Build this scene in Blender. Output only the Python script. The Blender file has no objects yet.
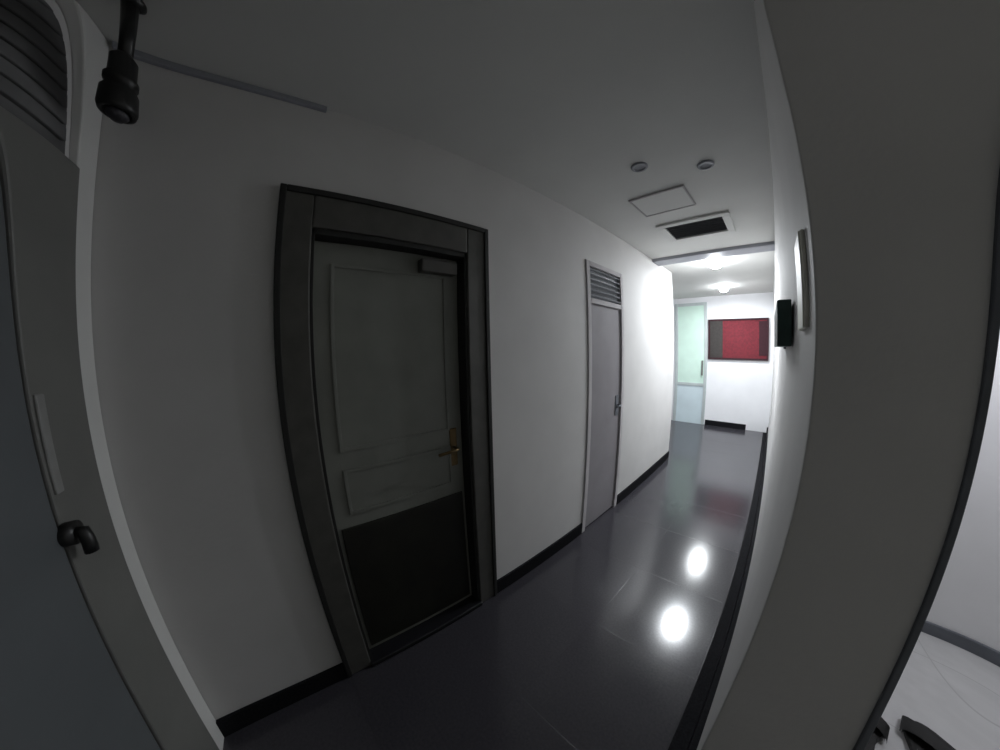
import bpy, bmesh, math, random
from mathutils import Vector, Matrix

S = bpy.context.scene
C = S.collection
random.seed(4)

# ------------------------------------------------------------------ camera
# ultra wide action-camera lens (fitted to the plumb lines, skirting and ceiling line of the photograph)
PX, FPX, K3 = 36.0 / 1000.0, 293.4, -0.082
YAW, PITCH, ROLL, EYE = 0.853, -0.088, -0.021, 1.55
cd = bpy.data.cameras.new('camera')
cd.type = 'PANO'
cd.sensor_fit = 'HORIZONTAL'
cd.sensor_width = 36.0
cd.sensor_height = 27.0
cd.clip_start = 0.01
a1 = 1.0 / (PX * FPX)
cy = cd if hasattr(cd, 'panorama_type') else cd.cycles
cy.panorama_type = 'FISHEYE_LENS_POLYNOMIAL'
cy.fisheye_fov = math.radians(200)
cy.fisheye_polynomial_k0 = 0.0
cy.fisheye_polynomial_k1 = -a1
cy.fisheye_polynomial_k2 = 0.0
cy.fisheye_polynomial_k3 = -K3 * a1 ** 3
cy.fisheye_polynomial_k4 = 0.0
cam = bpy.data.objects.new('camera', cd)
C.objects.link(cam)
cam.matrix_world = (Matrix.Translation((0, 0, EYE)) @ Matrix.Rotation(YAW, 4, 'Z')
                    @ Matrix.Rotation(math.pi / 2 + PITCH, 4, 'X') @ Matrix.Rotation(ROLL, 4, 'Z'))
S.camera = cam

# ------------------------------------------------------------------ world and exposure
w = bpy.data.worlds.new('world')
S.world = w
w.use_nodes = True
bg = w.node_tree.nodes['Background']
bg.inputs[0].default_value = (1.0, 1.0, 0.86, 1)
bg.inputs[1].default_value = 0.09
S.view_settings.view_transform = 'Standard'
S.view_settings.look = 'None'
S.view_settings.gamma = 1.0
S.view_settings.use_curve_mapping = False
S.view_settings.exposure = 0.0


def area(name, loc, size, power, col, direction=(0, 0, -1), shape='DISK'):
    l = bpy.data.lights.new(name, 'AREA')
    l.shape = shape
    l.size = size
    l.energy = power
    l.color = col
    o = bpy.data.objects.new(name, l)
    C.objects.link(o)
    o.location = loc
    o.rotation_euler = Vector(direction).to_track_quat('-Z', 'Y').to_euler()
    return o


LOBBY_LAMP = (-0.55, 3.82)
ROOM_FILL = (1.50, 1.55)
HALL_LAMP = (-0.68, 5.5)
area('lobby_light', (*LOBBY_LAMP, 2.46), 0.12, 37, (0.90, 0.95, 1.0))
area('hall_light', (*HALL_LAMP, 2.46), 0.14, 30, (0.92, 0.97, 1.0))
area('room_fill_light', (*ROOM_FILL, 2.43), 0.26, 22, (0.92, 0.93, 1.0), (-0.12, 0.72, -0.68))  # added fill out of view, tilted to brighten the room wall

# ------------------------------------------------------------------ materials


def mat(name, col, rough=0.6, var=0.06, scale=8.0, bump=0.0, bscale=60.0, metal=0.0, spec=0.5, coat=0.0, emit=None):
    m = bpy.data.materials.new(name)
    m.use_nodes = True
    nt = m.node_tree
    p = nt.nodes['Principled BSDF']
    p.inputs['Roughness'].default_value = rough
    p.inputs['Metallic'].default_value = metal
    p.inputs['Specular IOR Level'].default_value = spec
    p.inputs['Coat Weight'].default_value = coat
    tc = nt.nodes.new('ShaderNodeTexCoord')
    n = nt.nodes.new('ShaderNodeTexNoise')
    n.inputs['Scale'].default_value = scale
    n.inputs['Detail'].default_value = 5
    nt.links.new(tc.outputs['Object'], n.inputs['Vector'])
    r = nt.nodes.new('ShaderNodeValToRGB')
    r.color_ramp.elements[0].position = 0.3
    r.color_ramp.elements[1].position = 0.7
    r.color_ramp.elements[0].color = (*[c * (1 - var) for c in col], 1)
    r.color_ramp.elements[1].color = (*[min(1, c * (1 + var)) for c in col], 1)
    nt.links.new(n.outputs['Fac'], r.inputs['Fac'])
    nt.links.new(r.outputs['Color'], p.inputs['Base Color'])
    if bump:
        n2 = nt.nodes.new('ShaderNodeTexNoise')
        n2.inputs['Scale'].default_value = bscale
        nt.links.new(tc.outputs['Object'], n2.inputs['Vector'])
        b = nt.nodes.new('ShaderNodeBump')
        b.inputs['Strength'].default_value = bump
        b.inputs['Distance'].default_value = 0.004
        nt.links.new(n2.outputs['Fac'], b.inputs['Height'])
        nt.links.new(b.outputs['Normal'], p.inputs['Normal'])
    if emit:
        p.inputs['Emission Color'].default_value = (*emit[:3], 1)
        p.inputs['Emission Strength'].default_value = emit[3]
    return m


def tiles(name, col, grout, size, rough, var=0.15, speck=90.0, offset=0.0, spec=0.5):
    m = mat(name, col, rough, var, speck, spec=spec)
    nt = m.node_tree
    p = nt.nodes['Principled BSDF']
    ramp = p.inputs['Base Color'].links[0].from_node
    tc = [n for n in nt.nodes if n.type == 'TEX_COORD'][0]
    b = nt.nodes.new('ShaderNodeTexBrick')
    b.offset = offset
    b.inputs['Scale'].default_value = 1.0
    b.inputs['Brick Width'].default_value = size
    b.inputs['Row Height'].default_value = size
    b.inputs['Mortar Size'].default_value = 0.003
    b.inputs['Mortar Smooth'].default_value = 0.3
    b.inputs['Mortar'].default_value = (*grout, 1)
    nt.links.new(tc.outputs['Object'], b.inputs['Vector'])
    nt.links.new(ramp.outputs['Color'], b.inputs['Color1'])
    nt.links.new(ramp.outputs['Color'], b.inputs['Color2'])
    nt.links.new(b.outputs['Color'], p.inputs['Base Color'])
    bp = nt.nodes.new('ShaderNodeBump')
    bp.inputs['Strength'].default_value = 0.25
    bp.inputs['Distance'].default_value = 0.002
    bp.invert = True
    nt.links.new(b.outputs['Fac'], bp.inputs['Height'])
    nt.links.new(bp.outputs['Normal'], p.inputs['Normal'])
    return m


M = dict(
    paint=mat('wall_paint', (0.60, 0.59, 0.58), 0.75, 0.04, 3.0, 0.15),
    white=mat('white_paint', (0.85, 0.85, 0.87), 0.7, 0.03, 3.0, 0.1),
    ceil=mat('ceiling_paint', (0.66, 0.66, 0.64), 0.8, 0.03, 3.0, 0.1),
    skirt=mat('black_granite', (0.012, 0.012, 0.014), 0.7, 0.4, 120.0, spec=0.05),
    floor=tiles('polished_dark_granite', (0.042, 0.040, 0.047), (0.04, 0.038, 0.044), 0.6, 0.16, spec=0.62),
    fill_diffuser=mat('fill_lamp_diffuser', (0.9, 0.9, 0.9), 0.4, 0.01, emit=(0.92, 0.94, 1.0, 6.0)),
    dim_diffuser=mat('dim_lamp_diffuser', (0.9, 0.9, 0.9), 0.4, 0.01, emit=(0.92, 0.96, 1.0, 110.0)),
    pale_tile=tiles('pale_tile', (0.52, 0.52, 0.52), (0.42, 0.42, 0.42), 0.5, 0.3, 0.05, 20),
    frame=mat('dark_door_frame', (0.075, 0.073, 0.066), 0.5, 0.15, 14.0),
    seal=mat('black_rubber_seal', (0.012, 0.012, 0.011), 0.7, 0.1),
    leaf=mat('dark_olive_door_leaf', (0.19, 0.195, 0.175), 0.4, 0.1, 6.0),
    lower_black=mat('black_lower_door', (0.012, 0.012, 0.008), 0.4, 0.3, 10.0),
    brown=mat('aged_brass', (0.16, 0.11, 0.05), 0.4, 0.2, 30.0, metal=0.8),
    mauve=mat('mauve_grey_door', (0.27, 0.255, 0.27), 0.7, 0.06, 5.0, spec=0.3),
    mauve_frame=mat('grey_door_frame', (0.50, 0.48, 0.49), 0.8, 0.06, 5.0, spec=0.2),
    louvre2=mat('grey_transom_louvre', (0.22, 0.23, 0.25), 0.5, 0.08, 20.0),
    slate=mat('slate_grey_metal', (0.11, 0.12, 0.14), 0.45, 0.1, 20.0),
    trim=mat('pale_trim', (0.62, 0.62, 0.60), 0.5, 0.03),
    steel=mat('grey_painted_steel', (0.15, 0.15, 0.14), 0.5, 0.08, 5.0),
    bolt=mat('worn_steel', (0.24, 0.24, 0.23), 0.5, 0.1, 20.0),
    steel2=mat('blue_grey_painted_steel', (0.105, 0.115, 0.12), 0.5, 0.08, 5.0),
    louvre=mat('dark_louvre', (0.11, 0.11, 0.11), 0.6, 0.4, 9.0),
    black=mat('black_plastic', (0.010, 0.010, 0.010), 0.4, 0.2, 30.0),
    vent=mat('dark_vent_slats', (0.035, 0.033, 0.04), 0.6, 0.2, 20.0),
    bar=mat('grey_ceiling_trim', (0.30, 0.31, 0.34), 0.6, 0.06),
    red=mat('red_felt', (0.14, 0.010, 0.019), 0.8, 0.2, 25.0),
    red_dark=mat('dark_maroon_felt', (0.03, 0.003, 0.008), 0.8, 0.2, 25.0),
    charcoal=mat('charcoal_felt', (0.035, 0.03, 0.028), 0.8, 0.2, 25.0),
    green_glass=mat('pale_green_panel', (0.62, 0.80, 0.70), 0.3, 0.05, 4.0),
    blue_panel=mat('pale_blue_panel', (0.60, 0.70, 0.74), 0.4, 0.05, 4.0),
    alu=mat('aluminium_frame', (0.55, 0.60, 0.60), 0.35, 0.05, metal=0.3),
    green_sign=mat('dark_green_sign', (0.035, 0.075, 0.065), 0.5, 0.15, 15.0),
    cream=mat('cream_plastic', (0.86, 0.85, 0.74), 0.5, 0.03),
    diffuser=mat('lamp_diffuser', (0.9, 0.9, 0.9), 0.4, 0.01, emit=(0.92, 0.96, 1.0, 170.0)),
    rubber=mat('black_slipper_rubber', (0.012, 0.012, 0.012), 0.7, 0.2, 30.0),
    threshold=mat('dark_threshold_stone', (0.010, 0.010, 0.012), 0.3, 0.4, 100.0),
)

# ------------------------------------------------------------------ builders


class MB:
    def __init__(self):
        self.bm = bmesh.new()

    def box(self, x0, x1, y0, y1, z0, z1, bev=0.0, seg=2, rot=None):
        r = bmesh.ops.create_cube(self.bm, size=1.0)
        vs = r['verts']
        for v in vs:
            v.co = Vector(((x0 + x1) / 2 + v.co.x * (x1 - x0), (y0 + y1) / 2 + v.co.y * (y1 - y0),
                           (z0 + z1) / 2 + v.co.z * (z1 - z0)))
        if rot:
            bmesh.ops.rotate(self.bm, verts=vs, cent=rot[0], matrix=rot[1])
        if bev:
            es = list({e for v in vs for e in v.link_edges})
            bmesh.ops.bevel(self.bm, geom=es, offset=bev, segments=seg, profile=0.5, affect='EDGES')
        return self

    def lathe(self, prof, cx, cy, n=28):
        rings = []
        for r, z in prof:
            if r < 1e-6:
                rings.append([self.bm.verts.new((cx, cy, z))])
            else:
                rings.append([self.bm.verts.new((cx + r * math.cos(2 * math.pi * k / n),
                                                 cy + r * math.sin(2 * math.pi * k / n), z)) for k in range(n)])
        for a, b in zip(rings, rings[1:]):
            for k in range(n):
                q = [a[k % len(a)], a[(k + 1) % len(a)], b[(k + 1) % len(b)], b[k % len(b)]]
                u = []
                for v in q:
                    if v not in u:
                        u.append(v)
                if len(u) > 2:
                    self.bm.faces.new(u)
        return self

    def tube(self, pts, r, n=12):
        pts = [Vector(p) for p in pts]
        rings = []
        for i, p in enumerate(pts):
            t = (pts[min(i + 1, len(pts) - 1)] - pts[max(i - 1, 0)]).normalized()
            q = t.to_track_quat('Z', 'Y')
            rings.append([self.bm.verts.new(p + q @ Vector((r * math.cos(2 * math.pi * k / n), r * math.sin(2 * math.pi * k / n), 0)))
                          for k in range(n)])
        for a, b in zip(rings, rings[1:]):
            for k in range(n):
                self.bm.faces.new((a[k], a[(k + 1) % n], b[(k + 1) % n], b[k]))
        self.bm.faces.new(rings[0][::-1])
        self.bm.faces.new(rings[-1])
        return self

    def build(self, name, m, parent=None, smooth=False):
        bmesh.ops.recalc_face_normals(self.bm, faces=self.bm.faces)
        me = bpy.data.meshes.new(name)
        self.bm.to_mesh(me)
        self.bm.free()
        me.materials.append(m)
        if smooth:
            for f in me.polygons:
                f.use_smooth = True
        o = bpy.data.objects.new(name, me)
        C.objects.link(o)
        if parent:
            o.parent = parent
            o.matrix_parent_inverse = Matrix.Translation(parent.location).inverted() if parent.type == 'EMPTY' and not parent.parent else Matrix()
        return o


def tag(o, label, cat, group=None, kind=None):
    o['label'] = label
    o['category'] = cat
    if group:
        o['group'] = group
    if kind:
        o['kind'] = kind
    return o


def thing(name, loc, label, cat, group=None, kind=None):
    o = bpy.data.objects.new(name, None)
    o.empty_display_size = 0.1
    C.objects.link(o)
    o.location = loc
    return tag(o, label, cat, group, kind)


def struct(mb, name, m, label, cat):
    return tag(mb.build(name, m), label, cat, kind='structure')


# ------------------------------------------------------------------ setting
H = 2.57            # ceiling
XL, XR = -1.18, 0.09     # faces of the corridor walls
YB = -0.58          # end wall behind the camera's left
YJ = 0.75           # face of the wall end (jamb) beside the camera
YE = 4.15           # end of the left wall, the corridor opens into a lobby
YF = 6.48           # far wall
TW = 0.257          # wall thickness

struct(MB().box(-3.0, XR + TW, YB - 0.2, YF + 0.1, -0.10, 0.0), 'floor', M['floor'],
       'polished dark granite corridor floor running to the bright far end', 'floor')
struct(MB().box(XR + TW, 3.0, YB - 0.2, 2.3, -0.10, 0.0), 'floor', M['pale_tile'],
       'pale tiled floor of the bright room at right', 'floor')
struct(MB().box(-3.0, 3.0, YB - 0.2, YF + 0.1, H, H + 0.1), 'ceiling', M['ceil'],
       'plain painted ceiling over the dim corridor', 'ceiling')

D1 = (0.0, 0.94, 2.17)       # outer edges of the near door's casing
D2 = (1.90, 2.52, 2.22)      # and of the second door
wl = MB()
wl.box(XL - 0.2, XL, YB, D1[0] + .02, 0, H)
wl.box(XL - 0.2, XL, D1[0] + .02, D1[1] - .02, D1[2] - .02, H)
wl.box(XL - 0.2, XL, D1[1] - .02, D2[0] + .02, 0, H)
wl.box(XL - 0.2, XL, D2[0] + .02, D2[1] - .02, D2[2] - .02, H)
wl.box(XL - 0.2, XL, D2[1] - .02, YE, 0, H)
struct(wl, 'wall_left', M['paint'], 'long painted corridor wall holding two doors on the left', 'wall')
struct(MB().box(XR, XR + TW, YJ, YF, 0, H, 0.004), 'wall_right', M['paint'],
       'painted corridor wall ending in a broad pier beside the camera', 'wall')
struct(MB().box(-3.0, XR + TW, YF, YF + 0.1, 0, H), 'wall_far', M['white'],
       'brightly lit white wall at the far end of the corridor', 'wall')
struct(MB().box(-3.0, -2.9, YE - 0.1, YF, 0, H), 'wall_lobby', M['white'],
       'white side wall of the lobby round the corner on the left', 'wall')
struct(MB().box(-2.9, XL - 0.2, YE - 0.1, YE, 0, H), 'wall_lobby_near', M['white'],
       'white return wall of the lobby behind the second door', 'wall')
struct(MB().box(XL - 0.2, XR + TW, YB - 0.12, YB, 0, H), 'wall_near', M['paint'],
       'painted end wall at the near left of the corridor', 'wall')
struct(MB().box(XR + TW, 3.0, 2.2, 2.3, 0, H), 'wall_room', M['white'],
       'white wall of the bright room at the right', 'wall')

# skirting
SK = 0.105
b = MB()
b.box(XL - .001, XL + 0.014, YB + .002, D1[0] - .001, 0.0, SK, 0.003)
b.box(XL - .001, XL + 0.014, D1[1] + .001, D2[0] - .001, 0.0, SK, 0.003)
b.box(XL - .001, XL + 0.014, D2[1] + .001, YE, 0.0, SK, 0.003)
struct(b, 'baseboard_left', M['skirt'], 'black granite skirting along the left corridor wall', 'skirting')
struct(MB().box(XR - 0.025, XR + .001, YJ + 0.002, YF - .002, 0.0, SK, 0.003), 'baseboard_right', M['skirt'],
       'black granite skirting along the right corridor wall', 'skirting')
struct(MB().box(XR - 0.085, XR - .026, YJ + .002, YF - .02, -.002, .004, .001), 'trim_5', M['skirt'],
       'black stone border strip along the right edge of the corridor floor', 'floor border')
struct(MB().box(-1.12, -0.32, YF - 0.014, YF + .001, 0.0, SK, 0.003), 'baseboard_far', M['skirt'],
       'short black skirting at the foot of the bright far wall', 'skirting')
struct(MB().box(XR + TW, 3.0, 2.186, 2.201, 0.0, 0.07, 0.003), 'baseboard_room', M['slate'],
       'thin dark skirting in the bright room at right', 'skirting')
struct(MB().box(XR + TW - .004, XR + TW + .006, YJ - .006, YJ + .03, 0.0, H - .002, 0.002), 'trim_1', M['slate'],
       'dark corner bead on the right edge of the pier', 'trim')
struct(MB().box(XL + .001, XR - .001, 3.38, 3.60, H - 0.035, H + .001, 0.004), 'trim_2', M['bar'],
       'slim grey beam crossing the ceiling before the bright far end', 'trim')
struct(MB().box(XL + .001, XL + 0.085, YB - .001, YB + 0.02, 0.0, H - .002, 0.004), 'trim_3', M['trim'],
       'pale upright trim in the near left corner', 'trim')
struct(MB().box(XL - .001, XL + 0.018, YB + .03, .12, H - 0.022, H + .001, 0.004), 'trim_4', M['bar'],
       'short grey strip where wall meets ceiling in the near left corner', 'trim')

# ---- door_1: the dark door
d = thing('door_1', (XL, 0.47, 0), 'dark olive door in a dark frame set in the left corridor wall', 'door', kind='structure')
y0, y1, zt = D1
f = MB()
f.box(XL - 0.16, XL + 0.012, y0, y0 + .115, 0, zt, 0.006)
f.box(XL - 0.16, XL + 0.012, y1 - .115, y1, 0, zt, 0.006)
f.box(XL - 0.16, XL + 0.012, y0 + .115, y1 - .115, zt - .14, zt, 0.006)
fr = f.build('door_frame', M['frame'], d)
s = MB()
s.box(XL + .010, XL + .022, y0 - .012, y0 + .012, 0, zt + .012, 0.003)
s.box(XL + .010, XL + .022, y1 - .012, y1 + .012, 0, zt + .012, 0.003)
s.box(XL + .010, XL + .022, y0 + .012, y1 - .012, zt - .012, zt + .012, 0.003)
s.build('outer_moulding', M['seal'], fr)
s = MB()
s.box(XL - .10, XL + .002, y0 + .115, y0 + .128, 0.03, zt - .14, 0.002)
s.box(XL - .10, XL + .002, y1 - .128, y1 - .115, 0.03, zt - .14, 0.002)
s.box(XL - .10, XL + .002, y0 + .115, y1 - .115, zt - .163, zt - .14, 0.002)
s.build('door_seal', M['seal'], fr)
lf = MB()
ya, yb, zz = y0 + .13, y1 - .13, zt - .166
lf.box(XL - .10, XL - .06, ya, yb, .03, zz, 0.004)
for (za, zb) in ((1.15, zz - .09), (.86, 1.07)):      # raised mouldings of the two upper panels
    for q in ((ya + .07, ya + .085, za, zb), (yb - .085, yb - .07, za, zb)):
        lf.box(XL - .062, XL - .054, q[0], q[1], q[2], q[3], 0.002)
    lf.box(XL - .062, XL - .054, ya + .085, yb - .085, za, za + .015, 0.002)
    lf.box(XL - .062, XL - .054, ya + .085, yb - .085, zb - .015, zb, 0.002)
leaf = lf.build('door_leaf', M['leaf'], d)
MB().box(XL - .061, XL - .050, ya + .02, yb - .02, 0.06, .80, 0.003).build('lower_overlay', M['lower_black'], leaf)  # thin black panel over the lower part of the leaf
hp = MB().box(XL - .061, XL - .052, yb - .075, yb - .035, .96, 1.16, 0.004).build('handle_plate', M['brown'], leaf)
MB().tube([(XL - .055, yb - .055, 1.06), (XL - .01, yb - .055, 1.06), (XL - .005, yb - .07, 1.06), (XL - .005, yb - .17, 1.055)], .008).build('door_handle', M['brown'], leaf, True)
cl = MB().box(XL - .062, XL - .01, yb - .22, yb - .03, zz - .09, zz - .03, 0.006)
cl.tube([(XL - .03, yb - .2, zz - .03), (XL - .03, yb - .08, zz - .018)], .008)
cl.build('door_closer', M['frame'], leaf)
MB().box(XL - .16, XL + .03, y0 + .112, y1 - .112, 0, .03, 0.006).build('threshold', M['threshold'], d)

# ---- door_2: pale mauve-grey door further along
d = thing('door_2', (XL, 2.2, 0), 'mauve-grey door with a dark transom farther along the left wall', 'door', kind='structure')
y0, y1, zt = D2
f = MB()
f.box(XL - 0.16, XL + 0.012, y0, y0 + .05, 0, zt, 0.005)
f.box(XL - 0.16, XL + 0.012, y1 - .05, y1, 0, zt, 0.005)
f.box(XL - 0.16, XL + 0.012, y0 + .05, y1 - .05, zt - .04, zt, 0.005)
f.box(XL - 0.16, XL + 0.012, y0 + .05, y1 - .05, 1.89, 1.93, 0.005)
fr = f.build('door_frame', M['mauve_frame'], d)
t = MB()
t.box(XL - .04, XL - .02, y0 + .05, y1 - .05, 1.93, zt - .04)
for k in range(6):
    z = 1.955 + k * .042
    t.box(XL - .025, XL + .007, y0 + .05, y1 - .05, z, z + .008, rot=(Vector((XL - .010, 2.2, z)), Matrix.Rotation(.6, 3, 'Y')))
t.build('transom_louvre', M['louvre2'], fr)
leaf = MB().box(XL - .05, XL - .006, y0 + .052, y1 - .052, .012, 1.888, 0.004).build('door_leaf', M['mauve'], d)
MB().box(XL - .007, XL - .000, y1 - .14, y1 - .08, .95, 1.13, 0.003).build('handle_plate', M['slate'], leaf)
MB().tube([(XL - .004, y1 - .10, 1.04), (XL + .035, y1 - .10, 1.04), (XL + .04, y1 - .12, 1.04), (XL + .04, y1 - .20, 1.04)], .008).build('door_handle', M['slate'], leaf, True)

# ---- door_3: steel double door on the near end wall
d = thing('door_3', (-0.6, YB, 0), 'grey steel double door with louvres above at the left edge', 'door', kind='structure')
MB().box(XL + .09, -.897, YB - .001, YB + .028, .01, 2.10, 0.004).build('side_leaf', M['steel'], d)
ml = MB().box(-.885, -.02, YB - .001, YB + .030, .01, 2.10, 0.004).build('main_leaf', M['steel2'], d)
MB().box(-.898, -.884, YB - .001, YB + .02, .01, 2.10).build('meeting_seal', M['seal'], d)
MB().box(-.93, -.905, YB + .027, YB + .034, 1.27, 1.5, 0.003).build('bolt_plate', M['bolt'], d)
kn = MB().tube([(-.90, YB + .028, 1.175), (-.90, YB + .05, 1.175)], .028, 20)
kn.tube([(-.90, YB + .045, 1.175), (-.90, YB + .062, 1.175), (-.90, YB + .066, 1.15), (-.90, YB + .066, 1.12)], .014)
kn.build('door_handle', M['black'], d, True)
tr = MB()
tr.box(XL + .12, -.02, YB - .001, YB + .012, 2.105, H - .02)
tr.build('transom_backing', M['louvre'], d)
ls = MB()
for k in range(9):
    z = 2.14 + k * .045
    ls.box(XL + .135, -.02, YB + .006, YB + .022, z, z + .038, 0.003)
ls.build('transom_louvre', M['louvre'], d)

# ---- glazed door in the far wall
d = thing('door_4', (-1.5, YF, 0), 'pale green glazed door at the left of the far wall', 'door', kind='structure')
f = MB()
for q in ((-1.80, -1.74, 0, 2.46), (-1.20, -1.14, 0, 2.46)):
    f.box(q[0], q[1], YF - .03, YF + .001, q[2], q[3], 0.004)
f.box(-1.74, -1.20, YF - .03, YF + .001, 2.40, 2.46, 0.004)
f.box(-1.74, -1.20, YF - .03, YF + .001, 0.78, 0.84, 0.004)
f.build('door_frame', M['alu'], d)
MB().box(-1.74, -1.20, YF - .015, YF + .001, .84, 2.40).build('green_pane', M['green_glass'], d)
MB().box(-1.74, -1.20, YF - .015, YF + .001, 0, .78).build('lower_panel', M['blue_panel'], d)
MB().box(-1.245, -1.215, YF - .06, YF - .028, 1.0, 1.3, .006).build('door_handle', M['steel'], d)

# ------------------------------------------------------------------ things
# red notice board
t = thing('notice_board', (-0.56, YF, 1.35), 'red notice board with a charcoal left panel on the bright far wall', 'notice board')
MB().box(-1.10, -.02, YF - .030, YF, 1.35, 2.09, 0.004).build('backing', M['red'], t)
f = MB()
for q in ((-1.12, -1.085, 1.33, 2.11), (-.035, 0.0, 1.33, 2.11)):
    f.box(q[0], q[1], YF - .045, YF - .005, q[2], q[3], 0.004)
f.box(-1.085, -.035, YF - .045, YF - .005, 2.075, 2.11, 0.004)
f.box(-1.085, -.035, YF - .045, YF - .005, 1.33, 1.365, 0.004)
f.build('board_frame', M['red_dark'], t)
MB().box(-1.085, -.84, YF - .038, YF - .028, 1.365, 2.075, 0.002).build('charcoal_panel', M['charcoal'], t)
MB().box(-.17, -.035, YF - .038, YF - .028, 1.42, 2.05, 0.002).build('maroon_panel', M['red_dark'], t)

# ceiling vent
t = thing('ceiling_vent', (-.51, 2.66, H), 'pale-rimmed ceiling vent with dark slats above the corridor', 'vent')
cx0, cx1, cy0, cy1 = -.80, -.22, 2.44, 2.90
f = MB()
f.box(cx0, cx1, cy0, cy0 + .06, H - .02, H, .004)
f.box(cx0, cx1, cy1 - .06, cy1, H - .02, H, .004)
f.box(cx0, cx0 + .06, cy0 + .06, cy1 - .06, H - .02, H, .004)
f.box(cx1 - .06, cx1, cy0 + .06, cy1 - .06, H - .02, H, .004)
f.build('vent_frame', M['ceil'], t)
MB().box(cx0 + .06, cx1 - .06, cy0 + .06, cy1 - .06, H - .006, H).build('vent_backing', M['vent'], t)
f = MB()
for k in range(7):
    y = cy0 + .085 + k * .047
    f.box(cx0 + .06, cx1 - .06, y - .012, y + .012, H - .015, H - .012, rot=(Vector((0, y, H - .0135)), Matrix.Rotation(.35, 3, 'X')))
f.build('vent_slats', M['vent'], t)

# access panel and two dark downlights in the corridor ceiling
t = thing('access_panel', (-.6, 2.06, H), 'faint square ceiling hatch before the dark vent', 'hatch')
MB().box(-.78, -.42, 1.9, 2.2, H - .010, H, .003).build('hatch_cover', M['ceil'], t)
f = MB()
for q in ((-.79, -.78, 1.89, 2.21), (-.42, -.41, 1.89, 2.21), (-.78, -.42, 1.89, 1.90), (-.78, -.42, 2.20, 2.21)):
    f.box(q[0], q[1], q[2], q[3], H - .014, H)
f.build('hatch_rim', M['mauve_frame'], t)


def downlight(x, y, label):
    t = thing('downlight', (x, y, H), label, 'ceiling light', 'unlit recessed downlights in the corridor ceiling')
    MB().lathe([(.030, H - .001), (.030, H - .010), (.044, H - .010), (.048, H - .004), (.048, H)], x, y).build('rim', M['bar'], t, True)
    MB().lathe([(0, H - .004), (.030, H - .004), (.030, H)], x, y).build('lens', M['bar'], t)
    return t


downlight(-.56, 1.55, 'unlit recessed downlight on the left side of the corridor ceiling')
downlight(-.24, 1.74, 'unlit recessed downlight on the right side of the corridor ceiling')


def lamp(x, y, r, label, glow='diffuser'):
    t = thing('ceiling_lamp', (x, y, H), label, 'ceiling lamp')
    MB().lathe([(0, H), (r, H), (r, H - .018), (r - .006, H - .024), (0, H - .024)], x, y, 36).build('lamp_body', M['trim'], t, False)
    MB().lathe([(0, H - .095), (r * .5, H - .091), (r * .8, H - .076), (r - .012, H - .05), (r - .012, H - .024)], x, y, 36).build('diffuser', M[glow], t, True)
    return t


lamp(*LOBBY_LAMP, .08, 'lit round ceiling lamp just past the grey ceiling beam')
lamp(*HALL_LAMP, .085, 'lit round ceiling lamp in front of the red notice board', 'dim_diffuser')
lamp(*ROOM_FILL, .17, 'added fill lamp, out of view on the ceiling of the bright room at right', 'fill_diffuser')  # added fixture for the fill light, outside the view

# pendant by the near left corner
t = thing('pendant_lamp', (-1.0, -.45, H), 'black unlit pendant lamp hanging on a stem in the upper left corner', 'lamp')
MB().lathe([(0, H), (.026, H), (.026, H - .008), (.016, H - .02), (0, H - .02)], -1.0, -.445).build('ceiling_rose', M['black'], t, True)
MB().tube([(-1.0, -.445, H - .02), (-1.0, -.447, 2.375)], .014).build('stem', M['black'], t, True)
MB().lathe([(0, 2.395), (.016, 2.395), (.026, 2.380), (.028, 2.330), (.034, 2.320), (.034, 2.307), (.028, 2.300),
            (.038, 2.280), (.041, 2.235), (.038, 2.223), (.030, 2.221), (.030, 2.245), (0, 2.245)], -1.0, -.447).build('lamp_holder', M['black'], t, True)
MB().lathe([(0, 2.245), (.022, 2.235), (.024, 2.217), (.014, 2.205), (0, 2.202)], -1.0, -.447).build('bulb', M['vent'], t, True)

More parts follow.
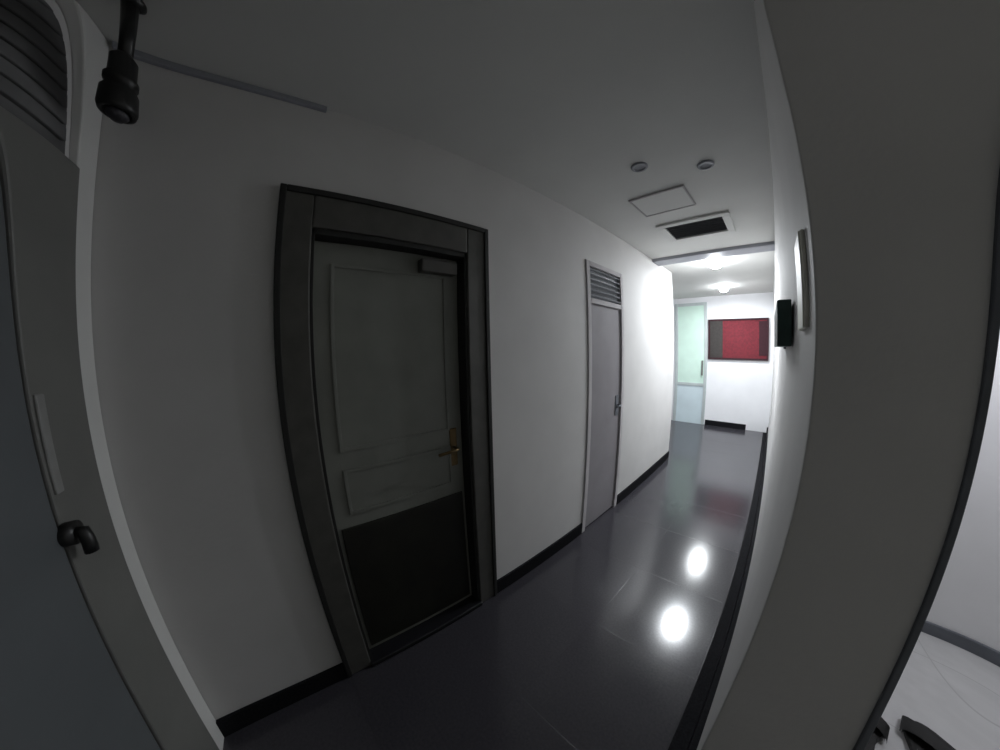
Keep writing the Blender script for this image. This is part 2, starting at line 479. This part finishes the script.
# hanging dark green sign on the right wall, cable trunking
t = thing('wall_sign', (XR, 1.7, 1.56), 'small dark green sign sticking out from the right wall near the far end', 'sign')
MB().box(XR - .012, XR, 1.96, 2.04, 1.55, 1.76, .003).build('bracket', M['slate'], t)
MB().box(XR - .060, XR - .008, 1.36, 2.02, 1.56, 1.735, .004).build('sign_panel', M['green_sign'], t)
t = thing('cable_trunking', (XR, .95, 1.60), 'cream upright cable trunking at eye height on the right wall', 'trunking')
MB().box(XR - .010, XR, .86, 1.02, 1.60, 1.83, .003).build('channel', M['cream'], t)
MB().box(XR - .014, XR - .008, .87, 1.01, 1.60, 1.83, .003).build('cover', M['cream'], t)

# slippers in the bright room


def slipper(x, y, rz, label):
    t = thing('slipper', (x, y, 0), label, 'slipper', 'black slippers on the pale floor')
    t.rotation_euler.z = rz
    bm = MB()
    outline = []
    for k in range(40):
        a = 2 * math.pi * k / 40
        yy = .135 * math.sin(a)
        ww = .046 + .008 * math.sin(a) - .012 * math.exp(-((yy + .02) / .05) ** 2)
        outline.append((ww * math.cos(a), yy))
    n = len(outline)
    rings = []
    for sc, z in ((.96, 0), (1, .006), (1, .020), (.95, .026)):
        rings.append([bm.bm.verts.new((p[0] * sc, p[1] * sc, z + .006 * max(0, -p[1] / .135))) for p in outline])
    for a, b_ in zip(rings, rings[1:]):
        for k in range(n):
            bm.bm.faces.new((a[k], a[(k + 1) % n], b_[(k + 1) % n], b_[k]))
    bm.bm.faces.new(rings[0][::-1])
    bm.bm.faces.new(rings[-1])
    o = bm.build('sole', M['rubber'], None)
    o.parent = t
    st = MB()
    prev = None
    for i in range(6):
        yy = .01 + i * .017
        ring_o = []
        for layer in (0, 1):
            row = []
            for k in range(11):
                a = math.pi * k / 10
                r = (.05 - .004 * layer)
                row.append(st.bm.verts.new((r * math.cos(a), yy, .018 + (.048 - .005 * i - .004 * layer) * math.sin(a))))
            ring_o.append(row)
        if prev:
            for layer in (0, 1):
                for k in range(10):
                    st.bm.faces.new((prev[layer][k], prev[layer][k + 1], ring_o[layer][k + 1], ring_o[layer][k]))
        prev = ring_o
    o = st.build('strap', M['rubber'], None, True)
    o.parent = t
    return t


slipper(.637, 1.396, -.39, 'black slipper on the pale floor, nearest to the pier')
slipper(.785, 1.45, -.39, 'black slipper on the pale floor, farther from the pier')
